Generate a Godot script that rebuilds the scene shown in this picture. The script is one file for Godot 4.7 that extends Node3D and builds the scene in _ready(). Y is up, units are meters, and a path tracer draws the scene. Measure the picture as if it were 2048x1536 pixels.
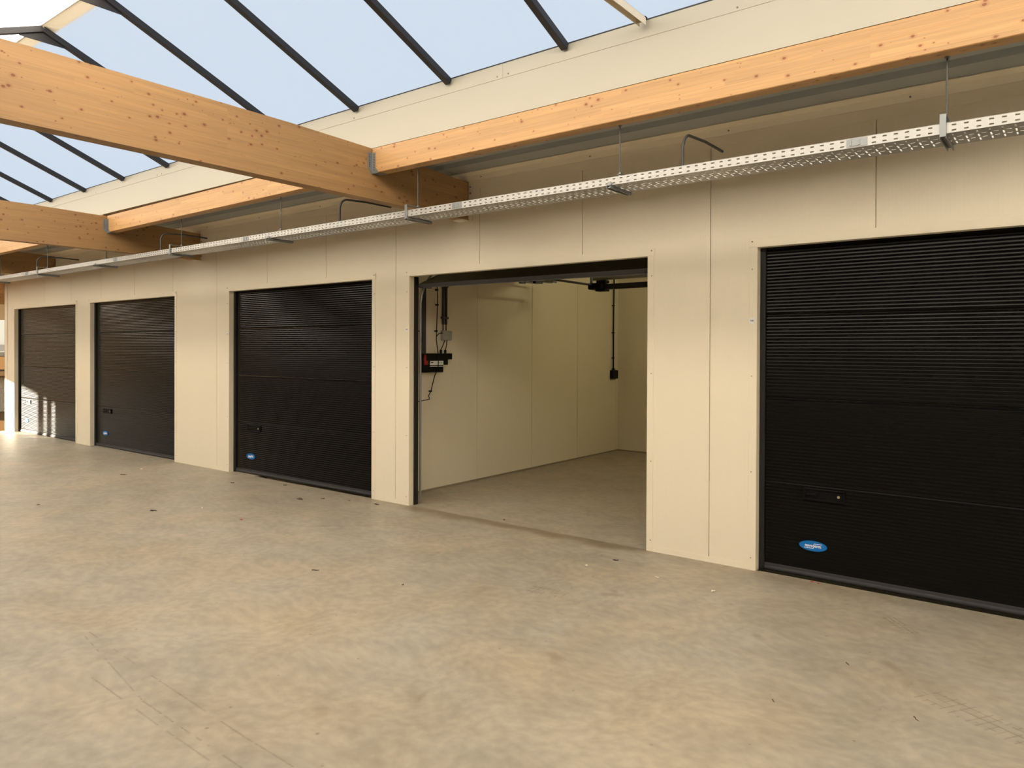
extends Node3D
# A covered aisle between two rows of lock-up garages: cream sandwich-panel walls, dark ribbed sectional doors,
# glulam beams and purlins, a translucent ridge roof on black rafters, a perforated cable tray, low evening sun from the left.
# x runs along the garage wall (to the right), y up, z out of the wall towards the camera. The wall face is z = 0.

const HALL := 5.68            # clear width of the aisle
const RIDGE_Z := 2.84
const RIDGE_Y := 4.312
const EAVE_Z := 1.22          # face of purlin and fascia
const EAVE_Y := 3.643
const WEST := -25.3
const EAST := 11.0
const BLOCK_END := -16.66     # where the garage block stops
const HEAD := 2.36            # height of a door opening
const DOORS := [[-16.175, -13.42], [-12.86, -10.13], [-8.742, -5.98], [-5.415, -2.712], [-1.836, 0.92]]
const BEAMS := [0.207, -4.614, -9.435, -14.256, -19.077, -23.9]

var M := {}
var taken := {}

# ---------------------------------------------------------------- mesh builder
class MB:
	var v := PackedVector3Array()
	var n := PackedVector3Array()
	var t := PackedVector2Array()
	var xf := Transform3D()
	var long := 0            # axis of the grain for wood
	var off := 0.0
	var voff := 0.0
	func put(p: Vector3, nn: Vector3) -> void:
		p = xf * p
		nn = (xf.basis * nn).normalized()
		v.append(p)
		n.append(nn)
		var along: float = p[long]
		var across: float
		if long == 1:
			across = p.z if absf(nn.x) > 0.7 else p.x
		elif absf(nn.y) > 0.7:
			across = p.z if long == 0 else p.x
		else:
			across = p.y
		t.append(Vector2(along / 4.0 + off, across / 0.44 + voff))
	func tri(a: Vector3, b: Vector3, c: Vector3, na := Vector3.ZERO, nb := Vector3.ZERO, nc := Vector3.ZERO) -> void:
		var f := (b - a).cross(c - a)
		if f.length_squared() < 1e-20:
			return
		f = f.normalized()
		# counter-clockwise as seen from outside; Godot wants clockwise
		put(a, f if na == Vector3.ZERO else na)
		put(c, f if nc == Vector3.ZERO else nc)
		put(b, f if nb == Vector3.ZERO else nb)
	func quad(a: Vector3, b: Vector3, c: Vector3, d: Vector3, nn := Vector3.ZERO) -> void:
		tri(a, b, c, nn, nn, nn)
		tri(a, c, d, nn, nn, nn)
	func quads(a: Vector3, b: Vector3, c: Vector3, d: Vector3, na: Vector3, nb: Vector3, nc: Vector3, nd: Vector3) -> void:
		tri(a, b, c, na, nb, nc)
		tri(a, c, d, na, nc, nd)
	func box(lo: Vector3, hi: Vector3, e := 0.0) -> void:
		# a box with edges chamfered by e
		var m := (hi - lo) / 2.0
		e = minf(e, minf(m.x, minf(m.y, m.z)) * 0.9)
		var c := (hi + lo) / 2.0
		for ax in 3:
			var a1 := (ax + 1) % 3
			var a2 := (ax + 2) % 3
			for s in [-1.0, 1.0]:
				var q := []
				for k in [[-1, -1], [1, -1], [1, 1], [-1, 1]]:
					var p := Vector3()
					p[ax] = s * m[ax]
					p[a1] = k[0] * (m[a1] - e)
					p[a2] = k[1] * (m[a2] - e)
					q.append(c + p)
				if s > 0:
					quad(q[0], q[1], q[2], q[3])
				else:
					quad(q[3], q[2], q[1], q[0])
		if e <= 0.0:
			return
		for ax in 3:            # twelve bevels, along ax
			var a1 := (ax + 1) % 3
			var a2 := (ax + 2) % 3
			for s1 in [-1.0, 1.0]:
				for s2 in [-1.0, 1.0]:
					var q := []
					for k in [[-1, 0], [1, 0], [1, 1], [-1, 1]]:
						var p := Vector3()
						p[ax] = k[0] * (m[ax] - e)
						p[a1] = s1 * (m[a1] - (e if k[1] else 0.0))
						p[a2] = s2 * (m[a2] - (0.0 if k[1] else e))
						q.append(c + p)
					if s1 * s2 > 0:
						quad(q[0], q[3], q[2], q[1]) if false else _out(q, c)
					else:
						_out(q, c)
		for sx in [-1.0, 1.0]:
			for sy in [-1.0, 1.0]:
				for sz in [-1.0, 1.0]:
					var a := c + Vector3(sx * m.x, sy * (m.y - e), sz * (m.z - e))
					var b := c + Vector3(sx * (m.x - e), sy * m.y, sz * (m.z - e))
					var d := c + Vector3(sx * (m.x - e), sy * (m.y - e), sz * m.z)
					if (b - a).cross(d - a).dot(a - c) > 0:
						tri(a, b, d)
					else:
						tri(a, d, b)
	func _out(q: Array, c: Vector3) -> void:
		if (q[1] - q[0]).cross(q[2] - q[0]).dot((q[0] + q[2]) / 2.0 - c) > 0:
			quad(q[0], q[1], q[2], q[3])
		else:
			quad(q[3], q[2], q[1], q[0])
	func tube(pts: Array, r: float, seg := 10, caps := true, r2 := -1.0) -> void:
		var rings := []
		var norms := []
		var up := Vector3.UP
		var d0: Vector3 = (pts[1] - pts[0]).normalized()
		if absf(d0.dot(up)) > 0.9:
			up = Vector3.RIGHT
		var side := d0.cross(up).normalized()
		for i in pts.size():
			var d: Vector3
			if i == 0:
				d = pts[1] - pts[0]
			elif i == pts.size() - 1:
				d = pts[i] - pts[i - 1]
			else:
				d = (pts[i] - pts[i - 1]).normalized() + (pts[i + 1] - pts[i]).normalized()
			d = d.normalized()
			side = (side - d * side.dot(d)).normalized()
			var bi := d.cross(side)
			var rr := r if r2 < 0.0 else lerpf(r, r2, float(i) / (pts.size() - 1))
			var ring := []
			var nr := []
			for k in seg:
				var a := TAU * k / seg
				var o := side * cos(a) + bi * sin(a)
				nr.append(o)
				ring.append(pts[i] + o * rr)
			rings.append(ring)
			norms.append(nr)
		for i in pts.size() - 1:
			for k in seg:
				var j := (k + 1) % seg
				quads(rings[i][k], rings[i][j], rings[i + 1][j], rings[i + 1][k], norms[i][k], norms[i][j], norms[i + 1][j], norms[i + 1][k])
		if caps:
			for k in seg:
				var j := (k + 1) % seg
				tri(pts[0], rings[0][j], rings[0][k])
				var e := pts.size() - 1
				tri(pts[e], rings[e][k], rings[e][j])
	func prism(poly: PackedVector2Array, ax: int, from: float, to: float) -> void:
		# poly in the plane across axis ax: (x,y)->ax 2, (z,y)->ax 0, (x,z)->ax 1
		var at := func(p: Vector2, w: float) -> Vector3:
			if ax == 0:
				return Vector3(w, p.y, p.x)
			if ax == 1:
				return Vector3(p.x, w, p.y)
			return Vector3(p.x, p.y, w)
		var idx := Geometry2D.triangulate_polygon(poly)
		var axis := Vector3.ZERO
		axis[ax] = 1.0
		for k in range(0, idx.size(), 3):
			for w in [from, to]:
				var a: Vector3 = at.call(poly[idx[k]], w)
				var b: Vector3 = at.call(poly[idx[k + 1]], w)
				var c: Vector3 = at.call(poly[idx[k + 2]], w)
				var want := axis * (1.0 if w == maxf(from, to) else -1.0)
				if (b - a).cross(c - a).dot(want) > 0:
					tri(a, b, c)
				else:
					tri(a, c, b)
		var flip := Geometry2D.is_polygon_clockwise(poly)
		for k in poly.size():
			var p := poly[k]
			var q := poly[(k + 1) % poly.size()]
			var a: Vector3 = at.call(p, minf(from, to))
			var b: Vector3 = at.call(q, minf(from, to))
			var c: Vector3 = at.call(q, maxf(from, to))
			var d: Vector3 = at.call(p, maxf(from, to))
			# outward side of the edge
			var o2 := Vector2(q.y - p.y, p.x - q.x) * (-1.0 if flip else 1.0)
			var o: Vector3 = at.call(o2, 0.0)
			if (b - a).cross(c - a).dot(o) > 0:
				quad(a, b, c, d)
			else:
				quad(d, c, b, a)
	func mesh() -> ArrayMesh:
		var arr := []
		arr.resize(Mesh.ARRAY_MAX)
		arr[Mesh.ARRAY_VERTEX] = v
		arr[Mesh.ARRAY_NORMAL] = n
		arr[Mesh.ARRAY_TEX_UV] = t
		var m := ArrayMesh.new()
		m.add_surface_from_arrays(Mesh.PRIMITIVE_TRIANGLES, arr)
		return m

# ---------------------------------------------------------------- tree helpers
func numbered(called: String) -> String:
	if not taken.has(called):
		taken[called] = 0
		return called
	taken[called] += 1
	return "%s_%03d" % [called, taken[called]]

func thing(called: String, label: String, category: String, at := Vector3.ZERO, group := "") -> Node3D:
	var o := Node3D.new()
	o.name = numbered(called)
	add_child(o, true)
	o.position = at
	return tag(o, label, category, group)

func tag(o: Node3D, label: String, category: String, group := "") -> Node3D:
	o.set_meta("label", label)
	o.set_meta("category", category)
	if group:
		o.set_meta("group", group)
	return o

func shell(called: String, label: String, category: String, at := Vector3.ZERO) -> Node3D:
	var o := Node3D.new()
	o.name = called
	add_child(o, true)
	o.position = at
	tag(o, label, category)
	o.set_meta("kind", "structure")
	return o

func part(called: String, b, mat: Material, parent: Node3D, label := "") -> MeshInstance3D:
	var o := MeshInstance3D.new()
	o.name = called
	o.mesh = b.mesh() if b is MB else b
	o.material_override = mat
	parent.add_child(o, true)
	if called in ["screw_heads", "nail_heads", "bolt_heads", "hex_nuts", "print_marks"]:
		o.set_meta("kind", "stuff")
	if label:
		o.set_meta("label", label)
	return o

func single(called: String, b, mat: Material, label: String, category: String, at := Vector3.ZERO, group := "") -> MeshInstance3D:
	var o := part(numbered(called), b, mat, self)
	o.position = at
	tag(o, label, category, group)
	return o

func arc(c: Vector3, a: Vector3, b: Vector3, r: float, from: float, to: float, k := 8) -> Array:
	var out := []
	for i in k + 1:
		var w := lerpf(from, to, float(i) / k)
		out.append(c + (a * cos(w) + b * sin(w)) * r)
	return out

# ---------------------------------------------------------------- materials
func mat(c: Color, rough := 0.6, metal := 0.0, spec := 0.5) -> StandardMaterial3D:
	var m := StandardMaterial3D.new()
	m.albedo_color = c
	m.roughness = rough
	m.metallic = metal
	m.metallic_specular = spec
	return m

func noise(seed_: int, freq: float, oct := 4) -> FastNoiseLite:
	var f := FastNoiseLite.new()
	f.noise_type = FastNoiseLite.TYPE_SIMPLEX_SMOOTH
	f.seed = seed_
	f.frequency = freq
	f.fractal_octaves = oct
	return f

func wood_texture() -> ImageTexture:
	# four metres of glulam, 0.44 m high: eleven lamellas of 40 mm with grain, finger joints and knots
	var w := 2048
	var h := 512
	var grain := noise(11, 1.0, 3)
	var wide := noise(5, 1.0, 2)
	var rng := RandomNumberGenerator.new()
	rng.seed = 77
	var tones := []
	var shifts := []
	for k in 11:
		var row := []
		for j in 6:
			row.append(rng.randf_range(-0.035, 0.035))
		tones.append(row)
		shifts.append(rng.randf() * 700.0)
	var knots := []
	for k in 190:
		var big := rng.randf() < 0.40
		knots.append([rng.randf() * w, rng.randf() * h, rng.randf_range(5.0, 10.0) if big else rng.randf_range(1.4, 3.6)])
	var bow := PackedFloat32Array()
	bow.resize(w * h)
	var dark := PackedFloat32Array()
	dark.resize(w * h)
	for kn in knots:
		var r: float = kn[2]
		var rx := int(r * 9.0)
		var ry := int(r * 3.0)
		for dy in range(-ry, ry + 1):
			var y := int(kn[1]) + dy
			if y < 0 or y >= h:
				continue
			for dx in range(-rx, rx + 1):
				var x := posmod(int(kn[0]) + dx, w)
				var i := y * w + x
				# texture pixels are 2 mm long and 0.86 mm high
				var ex := dx * 1.95 / (r * 1.3)
				var ey := dy * 0.86 / (r * 0.95)
				var d2 := ex * ex + ey * ey
				if d2 < 5.0:
					dark[i] = maxf(dark[i], 1.0 - smoothstep(0.45, 1.25, d2) if d2 < 1.25 else 0.30 * (1.0 - d2 / 5.0))
				bow[i] += signf(dy) * r * 1.2 * exp(-(dx * dx) / (r * r * 9.0)) * exp(-absf(dy) / (r * 1.6))
	var data := PackedByteArray()
	data.resize(w * h * 3)
	for y in h:
		var lam := int(y / 46.6)
		var inl := fmod(y, 46.6)
		for x in w:
			var i := y * w + x
			var yy: float = y - bow[i]
			var seg := int((x + lam * 173) / 420.0) % 6
			var sh: float = shifts[lam] + seg * 91.0
			var g := grain.get_noise_2d(x * 0.0035 + sh, yy * 0.11 + sh)
			var g2 := wide.get_noise_2d(x * 0.0022 + sh, yy * 0.035)
			var l: float = 1.0 + tones[lam][seg] * 0.9 + g * 0.075 + g2 * 0.05
			var late := smoothstep(0.25, 0.6, g)
			if inl < 1.2:
				l *= 0.94
			var k: float = dark[i]
			var r := (0.80 * l - late * 0.04) * lerpf(1.0, 0.76, k)
			var gg := (0.625 * l - late * 0.055) * lerpf(1.0, 0.58, k)
			var b := (0.415 * l - late * 0.06) * lerpf(1.0, 0.52, k)
			data[i * 3] = int(clampf(r, 0, 1) * 255)
			data[i * 3 + 1] = int(clampf(gg, 0, 1) * 255)
			data[i * 3 + 2] = int(clampf(b, 0, 1) * 255)
	var im := Image.create_from_data(w, h, false, Image.FORMAT_RGB8, data)
	return ImageTexture.create_from_image(im)

func rib_normal() -> ImageTexture:
	# micro-ribbed sheet: six fine grooves to 150 mm
	var w := 192
	var im := Image.create(w, 4, false, Image.FORMAT_RGB8)
	for x in w:
		var p := fmod(x, 32.0) / 32.0
		var s := 0.0
		if p < 0.12:
			s = -0.17
		elif p > 0.2 and p < 0.32:
			s = 0.17
		var nn := Vector3(s, 0, 1).normalized()
		for y in 4:
			im.set_pixel(x, y, Color(nn.x * 0.5 + 0.5, nn.y * 0.5 + 0.5, nn.z * 0.5 + 0.5))
	return ImageTexture.create_from_image(im)

func put_mark(im: Image, o: Vector2, s: Vector2, p: Vector2, r: float, k: float, tint := Color(0.36, 0.27, 0.19)) -> void:
	# a soft round mark of radius r metres at p (x, z)
	var c := Vector2((p.x - o.x) / s.x * im.get_width(), (p.y - o.y) / s.y * im.get_height())
	var rx := r / s.x * im.get_width()
	var ry := r / s.y * im.get_height()
	for y in range(maxi(0, int(c.y - ry)), mini(im.get_height(), int(c.y + ry) + 2)):
		for x in range(maxi(0, int(c.x - rx)), mini(im.get_width(), int(c.x + rx) + 2)):
			var d := Vector2((x - c.x) / maxf(rx, 0.6), (y - c.y) / maxf(ry, 0.6)).length()
			if d < 1.0:
				im.set_pixel(x, y, im.get_pixel(x, y).lerp(tint, k * (1.0 - d * d)))

func stroke(im: Image, o: Vector2, s: Vector2, a: Vector2, b: Vector2, r: float, k: float, rng: RandomNumberGenerator, gaps := 0.0, tint := Color(0.36, 0.27, 0.19)) -> void:
	var steps := int(a.distance_to(b) / maxf(r * 0.8, 0.003)) + 1
	var on := 1.0
	for i in steps + 1:
		if rng.randf() < 0.12:
			on = 0.0 if rng.randf() < gaps else rng.randf_range(0.5, 1.0)
		var p := a.lerp(b, float(i) / steps) + Vector2(rng.randf_range(-1, 1), rng.randf_range(-1, 1)) * r * 0.25
		if on > 0.0:
			put_mark(im, o, s, p, r, k * on, tint)

func floor_texture(o: Vector2, s: Vector2, w: int, h: int, marks: bool) -> ImageTexture:
	# power-floated concrete: cloudy patches in warm grey, seeded in world space so that the slabs meet
	var layers := []
	for f in [[3, 0.55, 4], [8, 2.6, 5], [21, 11.0, 5], [34, 0.9, 3]]:
		layers.append(noise(f[0], f[1], f[2]))
	var warp := noise(50, 0.8, 2)
	var im := Image.create(w, h, false, Image.FORMAT_RGB8)
	var data := PackedByteArray()
	data.resize(w * h * 3)
	for y in h:
		var pz := o.y + s.y * (y + 0.5) / h
		for x in w:
			var px := o.x + s.x * (x + 0.5) / w
			var q := warp.get_noise_2d(px, pz) * 0.08
			var a: float = layers[0].get_noise_2d(px * 0.8 + q, pz * 1.15)
			var b: float = layers[1].get_noise_2d(px * 0.85 + q * 1.2, pz * 1.1 - q)
			var c: float = layers[2].get_noise_2d(px * 0.9 + q * 2.0, pz * 1.1 + q)
			var d: float = layers[3].get_noise_2d(px + 40.0, pz)
			var l := 1.0 + a * 0.05 + b * 0.075 + c * 0.085
			var warmth := d * 0.016
			var i := (y * w + x) * 3
			data[i] = int(clampf(0.630 * l + warmth, 0, 1) * 255)
			data[i + 1] = int(clampf(0.584 * l, 0, 1) * 255)
			data[i + 2] = int(clampf(0.511 * l - warmth * 1.1, 0, 1) * 255)
	im = Image.create_from_data(w, h, false, Image.FORMAT_RGB8, data)
	if marks:
		var rng := RandomNumberGenerator.new()
		rng.seed = 4
		var V := func(x: float, z: float) -> Vector2: return Vector2(x, z)
		# three thin scuffs of a trolley wheel
		var l1 := [V.call(-4.36, 3.532), V.call(-3.343, 3.697), V.call(-3.065, 3.707), V.call(-2.4, 3.725)]
		var l2 := [V.call(-3.784, 3.735), V.call(-3.09, 3.76), V.call(-2.5, 3.775)]
		var l3 := [V.call(-4.4, 3.49), V.call(-3.578, 3.545), V.call(-2.714, 3.588), V.call(-2.2, 3.60)]
		for l in [[l1, 0.25], [l2, 0.22], [l3, 0.4]]:
			for k in l[0].size() - 1:
				stroke(im, o, s, l[0][k], l[0][k + 1], 0.005, 0.24, rng, l[1], Color(0.34, 0.29, 0.24))
		stroke(im, o, s, V.call(-5.2, 3.42), V.call(-2.2, 3.66), 0.14, 0.035, rng)
		# tyre tread prints: two rails with cross bars
		for tr in [[V.call(-0.56, 1.40), V.call(-0.06, 1.66), 0.10, 14], [V.call(-2.90, 1.33), V.call(-2.63, 1.30), 0.09, 8], [V.call(-0.88, 0.43), V.call(-0.72, 0.62), 0.06, 7]]:
			var a: Vector2 = tr[0]
			var b: Vector2 = tr[1]
			var side: Vector2 = (b - a).orthogonal().normalized() * float(tr[2])
			for k in [-0.5, 0.0, 0.5]:
				stroke(im, o, s, a + side * k, b + side * k, 0.005, 0.28, rng, 0.35)
			for k in int(tr[3]):
				var p := a.lerp(b, (k + 0.5) / tr[3])
				stroke(im, o, s, p - side * 0.8, p + side * 0.8 + (b - a) * 0.03, 0.0045, 0.22, rng, 0.4)
		# brown and grey smears
		for sm in [[-3.16, 1.57, -3.06, 1.38, 0.05, 0.22], [-2.45, 1.13, -2.35, 1.08, 0.03, 0.38], [-2.45, 1.02, -2.40, 1.05, 0.02, 0.3], [-2.20, 2.11, -2.10, 2.18, 0.035, 0.28], [-1.42, 1.19, -1.36, 1.25, 0.03, 0.3], [-0.92, 0.6, -0.76, 0.64, 0.03, 0.22], [-0.76, 1.14, -0.68, 1.22, 0.03, 0.3], [-0.70, 1.30, -0.10, 1.50, 0.09, 0.10], [-2.44, 2.9, -2.26, 3.01, 0.03, 0.3], [-2.40, 2.85, -2.36, 2.92, 0.02, 0.3], [-2.66, 3.24, -2.6, 3.28, 0.03, 0.26], [-5.42, 1.11, -4.88, 0.64, 0.02, 0.22], [-5.45, 1.15, -5.36, 1.06, 0.03, 0.2], [-2.9, 1.28, -2.66, 1.28, 0.06, 0.16], [-5.3, 0.10, -2.85, 0.07, 0.05, 0.12], [-4.2, 0.05, -3.1, 0.03, 0.04, 0.16], [-1.75, 0.06, -0.2, 0.06, 0.06, 0.10], [-2.6, 0.30, -1.9, 0.22, 0.10, 0.07], [-2.3, 2.3, -1.9, 2.35, 0.08, 0.07], [-6.1, 2.2, -5.2, 2.6, 0.12, 0.06], [-1.7, 1.5, -1.2, 1.45, 0.10, 0.07]]:
			stroke(im, o, s, V.call(sm[0], sm[1]), V.call(sm[2], sm[3]), sm[4] * 1.3, sm[5] * 0.32, rng, 0.25)
		# brown dirt swept up against the sill of the open garage; faint even brown band along the wall foot
		for k in 44:
			var px := -5.4 + k * 0.062
			put_mark(im, o, s, V.call(px, 0.02 + 0.05 * sin(k * 0.7)), 0.10 + 0.06 * rng.randf(), 0.16, Color(0.40, 0.31, 0.21))
		for k in 60:
			put_mark(im, o, s, V.call(-8.2 + k * 0.14, 0.05), 0.16, 0.07, Color(0.38, 0.30, 0.21))
		for k in 260:
			put_mark(im, o, s, V.call(rng.randf_range(-8, 0), rng.randf_range(0, 5)), rng.randf_range(0.004, 0.011), rng.randf_range(0.15, 0.5))
	return ImageTexture.create_from_image(im)

func make_materials() -> void:
	var ribs := rib_normal()
	M.cream = mat(Color(0.92, 0.874, 0.785), 0.42)
	M.cream.normal_enabled = true
	M.cream.normal_texture = ribs
	M.cream.normal_scale = 0.7
	M.cream.uv1_triplanar = true
	M.cream.uv1_world_triplanar = true
	M.cream.uv1_triplanar_sharpness = 8.0
	M.cream.uv1_scale = Vector3.ONE / 0.15
	M.inside = M.cream.duplicate()
	M.inside.normal_scale = 1.7
	M.slate = mat(Color(0.34, 0.34, 0.35), 0.5)  # for the unseen opposite wall, coloured dark to lower the bounced light
	M.trim = mat(Color(0.92, 0.874, 0.785), 0.42)
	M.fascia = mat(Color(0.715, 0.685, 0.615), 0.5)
	M.joint = mat(Color(0.56, 0.51, 0.42), 0.8)
	M.deck = mat(Color(0.62, 0.63, 0.62), 0.45)
	M.black = mat(Color(0.05, 0.046, 0.043), 0.24, 0.0, 0.31)
	M.frame = mat(Color(0.10, 0.095, 0.095), 0.5)
	M.rubber = mat(Color(0.20, 0.19, 0.19), 0.75)
	M.rafter = mat(Color(0.13, 0.125, 0.14), 0.5)
	M.zinc = mat(Color(0.56, 0.565, 0.565), 0.5, 0.6)
	M.tray = mat(Color(0.72, 0.71, 0.69), 0.5, 0.35)
	M.steel = mat(Color(0.34, 0.33, 0.32), 0.5, 0.5)
	M.conduit = mat(Color(0.25, 0.235, 0.235), 0.55)
	M.plastic = mat(Color(0.045, 0.04, 0.04), 0.5, 0.0, 0.3)
	M.inner = mat(Color(0.74, 0.72, 0.66), 0.5)
	M.grey = mat(Color(0.62, 0.61, 0.57), 0.5)
	M.white = mat(Color(0.92, 0.92, 0.90), 0.4)
	M.ink = mat(Color(0.10, 0.11, 0.16), 0.6)
	M.blue = mat(Color(0.02, 0.42, 0.72), 0.25)
	M.red = mat(Color(0.62, 0.05, 0.04), 0.45)
	M.brass = mat(Color(0.80, 0.74, 0.58), 0.35, 0.6)
	var wt := wood_texture()
	M.wood = mat(Color(0.955, 0.945, 0.94), 0.55)
	M.wood.albedo_texture = wt
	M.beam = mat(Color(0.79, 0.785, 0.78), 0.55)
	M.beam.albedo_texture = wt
	M.sheet = mat(Color(0.86, 0.88, 0.90), 0.5)
	M.sheet.backlight_enabled = true
	M.sheet.backlight = Color(1.33, 1.33, 1.33)
	M.floor = []
	for f in [[Vector2(-8.2, -0.02), Vector2(8.6, 5.72), 2048, 1362, true], [Vector2(-16.6, -0.2), Vector2(8.4, 5.9), 1024, 720, false], [Vector2(-6.0, -5.2), Vector2(4.0, 5.2), 640, 832, false]]:
		var m := mat(Color(1, 1, 1), 0.5)
		m.albedo_texture = floor_texture(f[0], f[1], f[2], f[3], f[4])
		m.uv1_scale = Vector3.ONE
		M.floor.append(m)
	M.lamp = mat(Color(0.95, 0.95, 0.92), 0.4)
	M.lamp.emission_enabled = true
	M.lamp.emission = Color(1.0, 0.94, 0.80)
	M.lamp.emission_energy_multiplier = 0.8
	M.leaf = mat(Color(0.38, 0.25, 0.13), 0.8)
	M.darkleaf = mat(Color(0.22, 0.16, 0.10), 0.8)
	M.petal = mat(Color(0.75, 0.05, 0.10), 0.6)
	M.pink = mat(Color(0.85, 0.10, 0.22), 0.6)
	M.chip = mat(Color(0.93, 0.90, 0.82), 0.7)
	M.field = mat(Color(0.47, 0.35, 0.22), 1.0, 0.0, 0.0)
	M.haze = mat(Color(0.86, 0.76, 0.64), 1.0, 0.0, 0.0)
	M.pale = mat(Color(0.85, 0.78, 0.66), 0.9, 0.0, 0.0)

# ---------------------------------------------------------------- setting
func panel_mesh(a: float, b: float, y0: float, y1: float, holes: Array) -> MB:
	# one sandwich panel in its wall's own axes, cut out round openings [x0, x1, top]
	var cuts := [a, b]
	for hh in holes:
		for e in [hh[0], hh[1]]:
			if e > a + 0.001 and e < b - 0.001:
				cuts.append(e)
	cuts.sort()
	var m := MB.new()
	for k in cuts.size() - 1:
		var x0: float = cuts[k]
		var x1: float = cuts[k + 1]
		var low := y0
		for hh in holes:
			if (x0 + x1) / 2 > hh[0] and (x0 + x1) / 2 < hh[1]:
				low = hh[2]
		m.box(Vector3(x0, low, -0.08), Vector3(x1, y1, -0.014))
		m.box(Vector3(x0 + (0.0032 if x0 == a else 0.0), low, -0.014), Vector3(x1 - (0.0032 if x1 == b else 0.0), y1, 0.0))
	return m

func panels(w: Node3D, first: float, pitch: float, x0: float, x1: float, y0: float, y1: float, holes: Array, skin: Material = null) -> void:
	var x := first
	while x - pitch > x0:
		x -= pitch
	var a := x0
	while a < x1 - 0.001:
		var b := minf(x if x > a + 0.001 else x + pitch, x1)
		part("wall_panel", panel_mesh(a, b, y0, y1, holes), skin if skin else M.cream, w)
		a = b
		x += pitch

func door_section(x0: float, x1: float, y0: float, y1: float, zf: float) -> MB:
	# 24 mm rounded horizontal ribs, a flat strip at top and bottom, the top edge bevelled back to the joint
	var pr := []
	y0 += 0.001
	var count := int(round((y1 - y0 - 0.022) / 0.0238))
	var pitch := (y1 - y0 - 0.022) / count
	pr.append([y0, zf - 0.030, Vector3(0, -1, 0)])
	pr.append([y0, zf - 0.002, Vector3(0, -1, 0)])
	pr.append([y0, zf - 0.002, Vector3(0, 0, 1)])
	pr.append([y0 + 0.007, zf - 0.002, Vector3(0, 0, 1)])
	for r in count:
		for k in 9:
			var w := k / 8.0
			var y := y0 + 0.007 + (r + w) * pitch
			var sl := 0.0009 * TAU / pitch * sin(TAU * w)
			pr.append([y, zf - 0.002 + 0.0009 * (1.0 - cos(TAU * w)), Vector3(0, -sl, 1).normalized()])
	pr.append([y1 - 0.010, zf - 0.002, Vector3(0, 0, 1)])
	pr.append([y1 - 0.010, zf - 0.002, Vector3(0, 0.8, 1.2).normalized()])
	pr.append([y1 - 0.003, zf - 0.007, Vector3(0, 0.8, 1.2).normalized()])
	pr.append([y1 - 0.003, zf - 0.030, Vector3(0, 1, 0)])
	var m := MB.new()
	for k in pr.size() - 1:
		var p = pr[k]
		var q = pr[k + 1]
		m.quads(Vector3(x0, p[0], p[1]), Vector3(x1, p[0], p[1]), Vector3(x1, q[0], q[1]), Vector3(x0, q[0], q[1]), p[2], p[2], q[2], q[2])
	m.quad(Vector3(x1, y0, zf - 0.04), Vector3(x0, y0, zf - 0.04), Vector3(x0, y1 - 0.003, zf - 0.04), Vector3(x1, y1 - 0.003, zf - 0.04))
	m.quad(Vector3(x1, y0, zf - 0.002), Vector3(x1, y0, zf - 0.04), Vector3(x1, y1 - 0.003, zf - 0.04), Vector3(x1, y1 - 0.003, zf - 0.008))
	m.quad(Vector3(x0, y0, zf - 0.04), Vector3(x0, y0, zf - 0.002), Vector3(x0, y1 - 0.003, zf - 0.008), Vector3(x0, y1 - 0.003, zf - 0.04))
	return m

func surround(d: Node3D, x0: float, x1: float) -> void:
	# folded cream flashing round an opening: face flange, reveal, screws
	for s in [[x0, -1.0], [x1, 1.0]]:
		var m := MB.new()
		var a: float = s[0]
		var o: float = s[1]
		m.box(Vector3(minf(a, a + o * 0.052), 0.0, -0.001), Vector3(maxf(a, a + o * 0.052), HEAD + 0.004, 0.004), 0.001)
		m.box(Vector3(minf(a - o * 0.003, a), 0.0, -0.06), Vector3(maxf(a - o * 0.003, a), HEAD, 0.004), 0.0008)
		part("jamb_flashing", m, M.trim, d)
	var t := MB.new()
	t.box(Vector3(x0 - 0.058, HEAD, 0.004), Vector3(x1 + 0.058, HEAD + 0.06, 0.008), 0.001)
	t.box(Vector3(x0, HEAD - 0.003, -0.06), Vector3(x1, HEAD, 0.008), 0.0008)
	part("head_flashing", t, M.trim, d)
	var sc := MB.new()
	for x in [x0 - 0.034, x1 + 0.034]:
		for y in [0.09, 0.72, 1.42, 2.2]:
			sc.tube([Vector3(x, y, 0.003), Vector3(x, y, 0.0065)], 0.0045, 8)
		sc.tube([Vector3(x, HEAD + 0.04, 0.007), Vector3(x, HEAD + 0.04, 0.0115)], 0.006, 8)
	part("screw_heads", sc, M.joint, d)

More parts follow.
